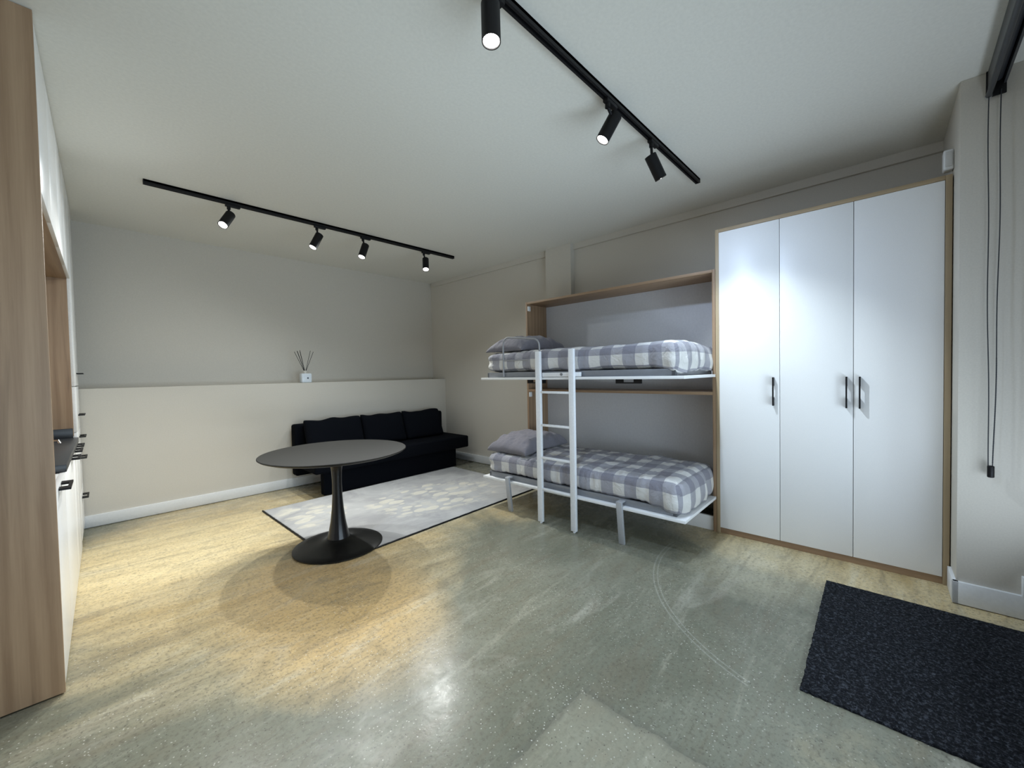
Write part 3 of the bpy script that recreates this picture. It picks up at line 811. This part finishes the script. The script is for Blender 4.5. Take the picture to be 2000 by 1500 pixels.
units = ((KY+0.026, 3.245, 2.80, 3.015), (3.25, 4.085, 3.83, 4.045), (4.09, 4.47, 4.225, 4.44), (4.475, 4.776, 4.55, 4.765))
descr = ('white kitchen base cabinet nearest the oak end panel', 'white base cabinet second from the oak end panel', 'white base cabinet third from the oak end panel', 'white base cabinet beside the tall white cabinet')
for (a, b, h0, h1), ds in zip(units, descr):
    T = Thing('kitchen_base_cabinet', 'k', (-0.5, (a+b)/2, 0), ds, 'cabinet', 'white kitchen base cabinets')
    T.part('body', MB().box(-0.84, KX-0.022, a, b, 0.008, 0.872), white_gloss)
    d = T.part('door', MB().box(KX-0.0215, KX-0.003, a+0.0005, b-0.0005, 0.012, 0.874, bev=0.0006), white_gloss)
    T.part('handle', kpull(h0, h1, 0.862, KX-0.003), black_m, parent=d, label='black bracket handle')
m = MB(); m.box(-0.84, KX+0.004, 3.250, Y2-0.001, 0.875, ZC, bev=0.002)
m.box(-0.84, -0.82, 3.25, Y2-0.001, ZC, ZC+0.075, bev=0.002); m.box(-0.82, KX-0.025, Y2-0.018, Y2-0.001, ZC, ZC+0.075, bev=0.002)
single('kitchen_worktop', 'k', (-0.5, 4.0, 0.875), m, counter_m, 'black stone worktop with upstand in the kitchen recess', 'worktop')
T = Thing('kitchen_tap', 'k', (-0.27, 4.0, ZC), 'small chrome tap rising from the black worktop', 'tap')
T.part('spout', MB().tube([(-0.30, 4.02, ZC), (-0.30, 4.02, ZC+0.05), (-0.29, 4.02, ZC+0.062), (-0.22, 3.97, ZC+0.062), (-0.215, 3.965, ZC+0.045)], 0.009), chrome)
T.part('lever', MB().cyl((-0.30, 4.10, ZC), (-0.30, 4.10, ZC+0.055), 0.012), chrome)

# ------------------------------------------------------------------ blind, chain, sensor by the pier
T = Thing('roller_blind', 'r', (3.2, -0.42, H-0.1), 'charcoal roller blind cassette on the ceiling in the top right corner', 'blind')
def along(x): return -0.425 + (3.33-x)*0.03
m = MB()
for (w0, w1, z0, z1) in ((0.0, 0.012, 2.80, 2.915), (0.012, 0.064, 2.903, 2.915), (0.054, 0.064, 2.83, 2.903)):
    t = bmesh.new(); vs = []
    for x in (3.335, 1.6):
        y = along(x); vs.append([t.verts.new((x, y-a, z)) for a, z in ((w0, z0), (w1, z0), (w1, z1), (w0, z1))])
    for i in range(4): t.faces.new((vs[0][i], vs[0][(i+1) % 4], vs[1][(i+1) % 4], vs[1][i]))
    t.faces.new(vs[0]); t.faces.new(vs[1][::-1]); bmesh.ops.recalc_face_normals(t, faces=t.faces[:]); m.merge(t)
T.part('cassette', m, blind_m, smooth=False)
T.part('roller_tube', MB().cyl((3.325, along(3.325)-0.033, 2.866), (1.6, along(1.6)-0.033, 2.866), 0.019, seg=24), blind_m)
T.part('end_bracket', MB().box(3.335, 3.345, along(3.33)-0.066, along(3.33)+0.006, 2.78, 2.92, bev=0.004), black_m)
m = MB(); m.tube([(3.335, along(3.335)-0.004, 2.79), (1.6, along(1.6)-0.004, 2.79)], 0.012)
T.part('hem_bar', m, blind_m)
T.part('bar_cap', MB().cyl((3.335, along(3.335)-0.004, 2.79), (3.352, along(3.335)-0.004, 2.79), 0.014), clear_grey, label='translucent grey end cap')
T = Thing('blind_chain', 'r', (3.325, -0.445, 0.75), 'dark looped pull chain with weight hanging in front of the right pier', 'chain')
def strand(y0, ym, y1):
    pts = []
    for k in range(41):
        a = k/40; z = 2.80 - a*(2.80-0.805)
        y = y0*(1-a)**2 + 2*ym*a*(1-a) + y1*a*a
        pts.append((3.322, y + 0.002*math.sin(a*14), z))
    return pts
c1 = MB(); c1.tube(strand(-0.428, -0.428, -0.441), 0.0022, 8)
c2 = MB(); c2.tube(strand(-0.470, -0.470, -0.456), 0.0022, 8)
T.part('cord', c1, cord_m); T.part('cord', c2, cord_m)
bd = MB()
for k in range(60):
    z = 0.83 + k*0.0095
    a = (2.80-z)/(2.80-0.805); y = -0.470*(1-a)**2 + 2*(-0.470)*a*(1-a) + (-0.456)*a*a + 0.002*math.sin(a*14)
    t = bmesh.new(); bmesh.ops.create_icosphere(t, subdivisions=1, radius=0.0034); bmesh.ops.translate(t, verts=t.verts[:], vec=(3.322, y, z)); bd.merge(t)
T.part('bead_strip', bd, cord_m)
T.part('weight', MB().cyl((3.322, -0.4485, 0.748), (3.322, -0.4485, 0.812), 0.0135, bev=0.005), black_m)

T = Thing('motion_sensor', 'r', (3.62, -0.31, 2.6), 'small white motion sensor above the right end of the wardrobe', 'sensor')
T.part('housing', MB().box(3.585, 3.655, -0.330, -0.285, 2.535, 2.655, bev=0.010, seg=3), white_pl)
T.part('sensor_window', MB().box(3.577, 3.586, -0.322, -0.293, 2.552, 2.640, bev=0.003), plain('sensor_lens', (0.6, 0.6, 0.6), 0.3))
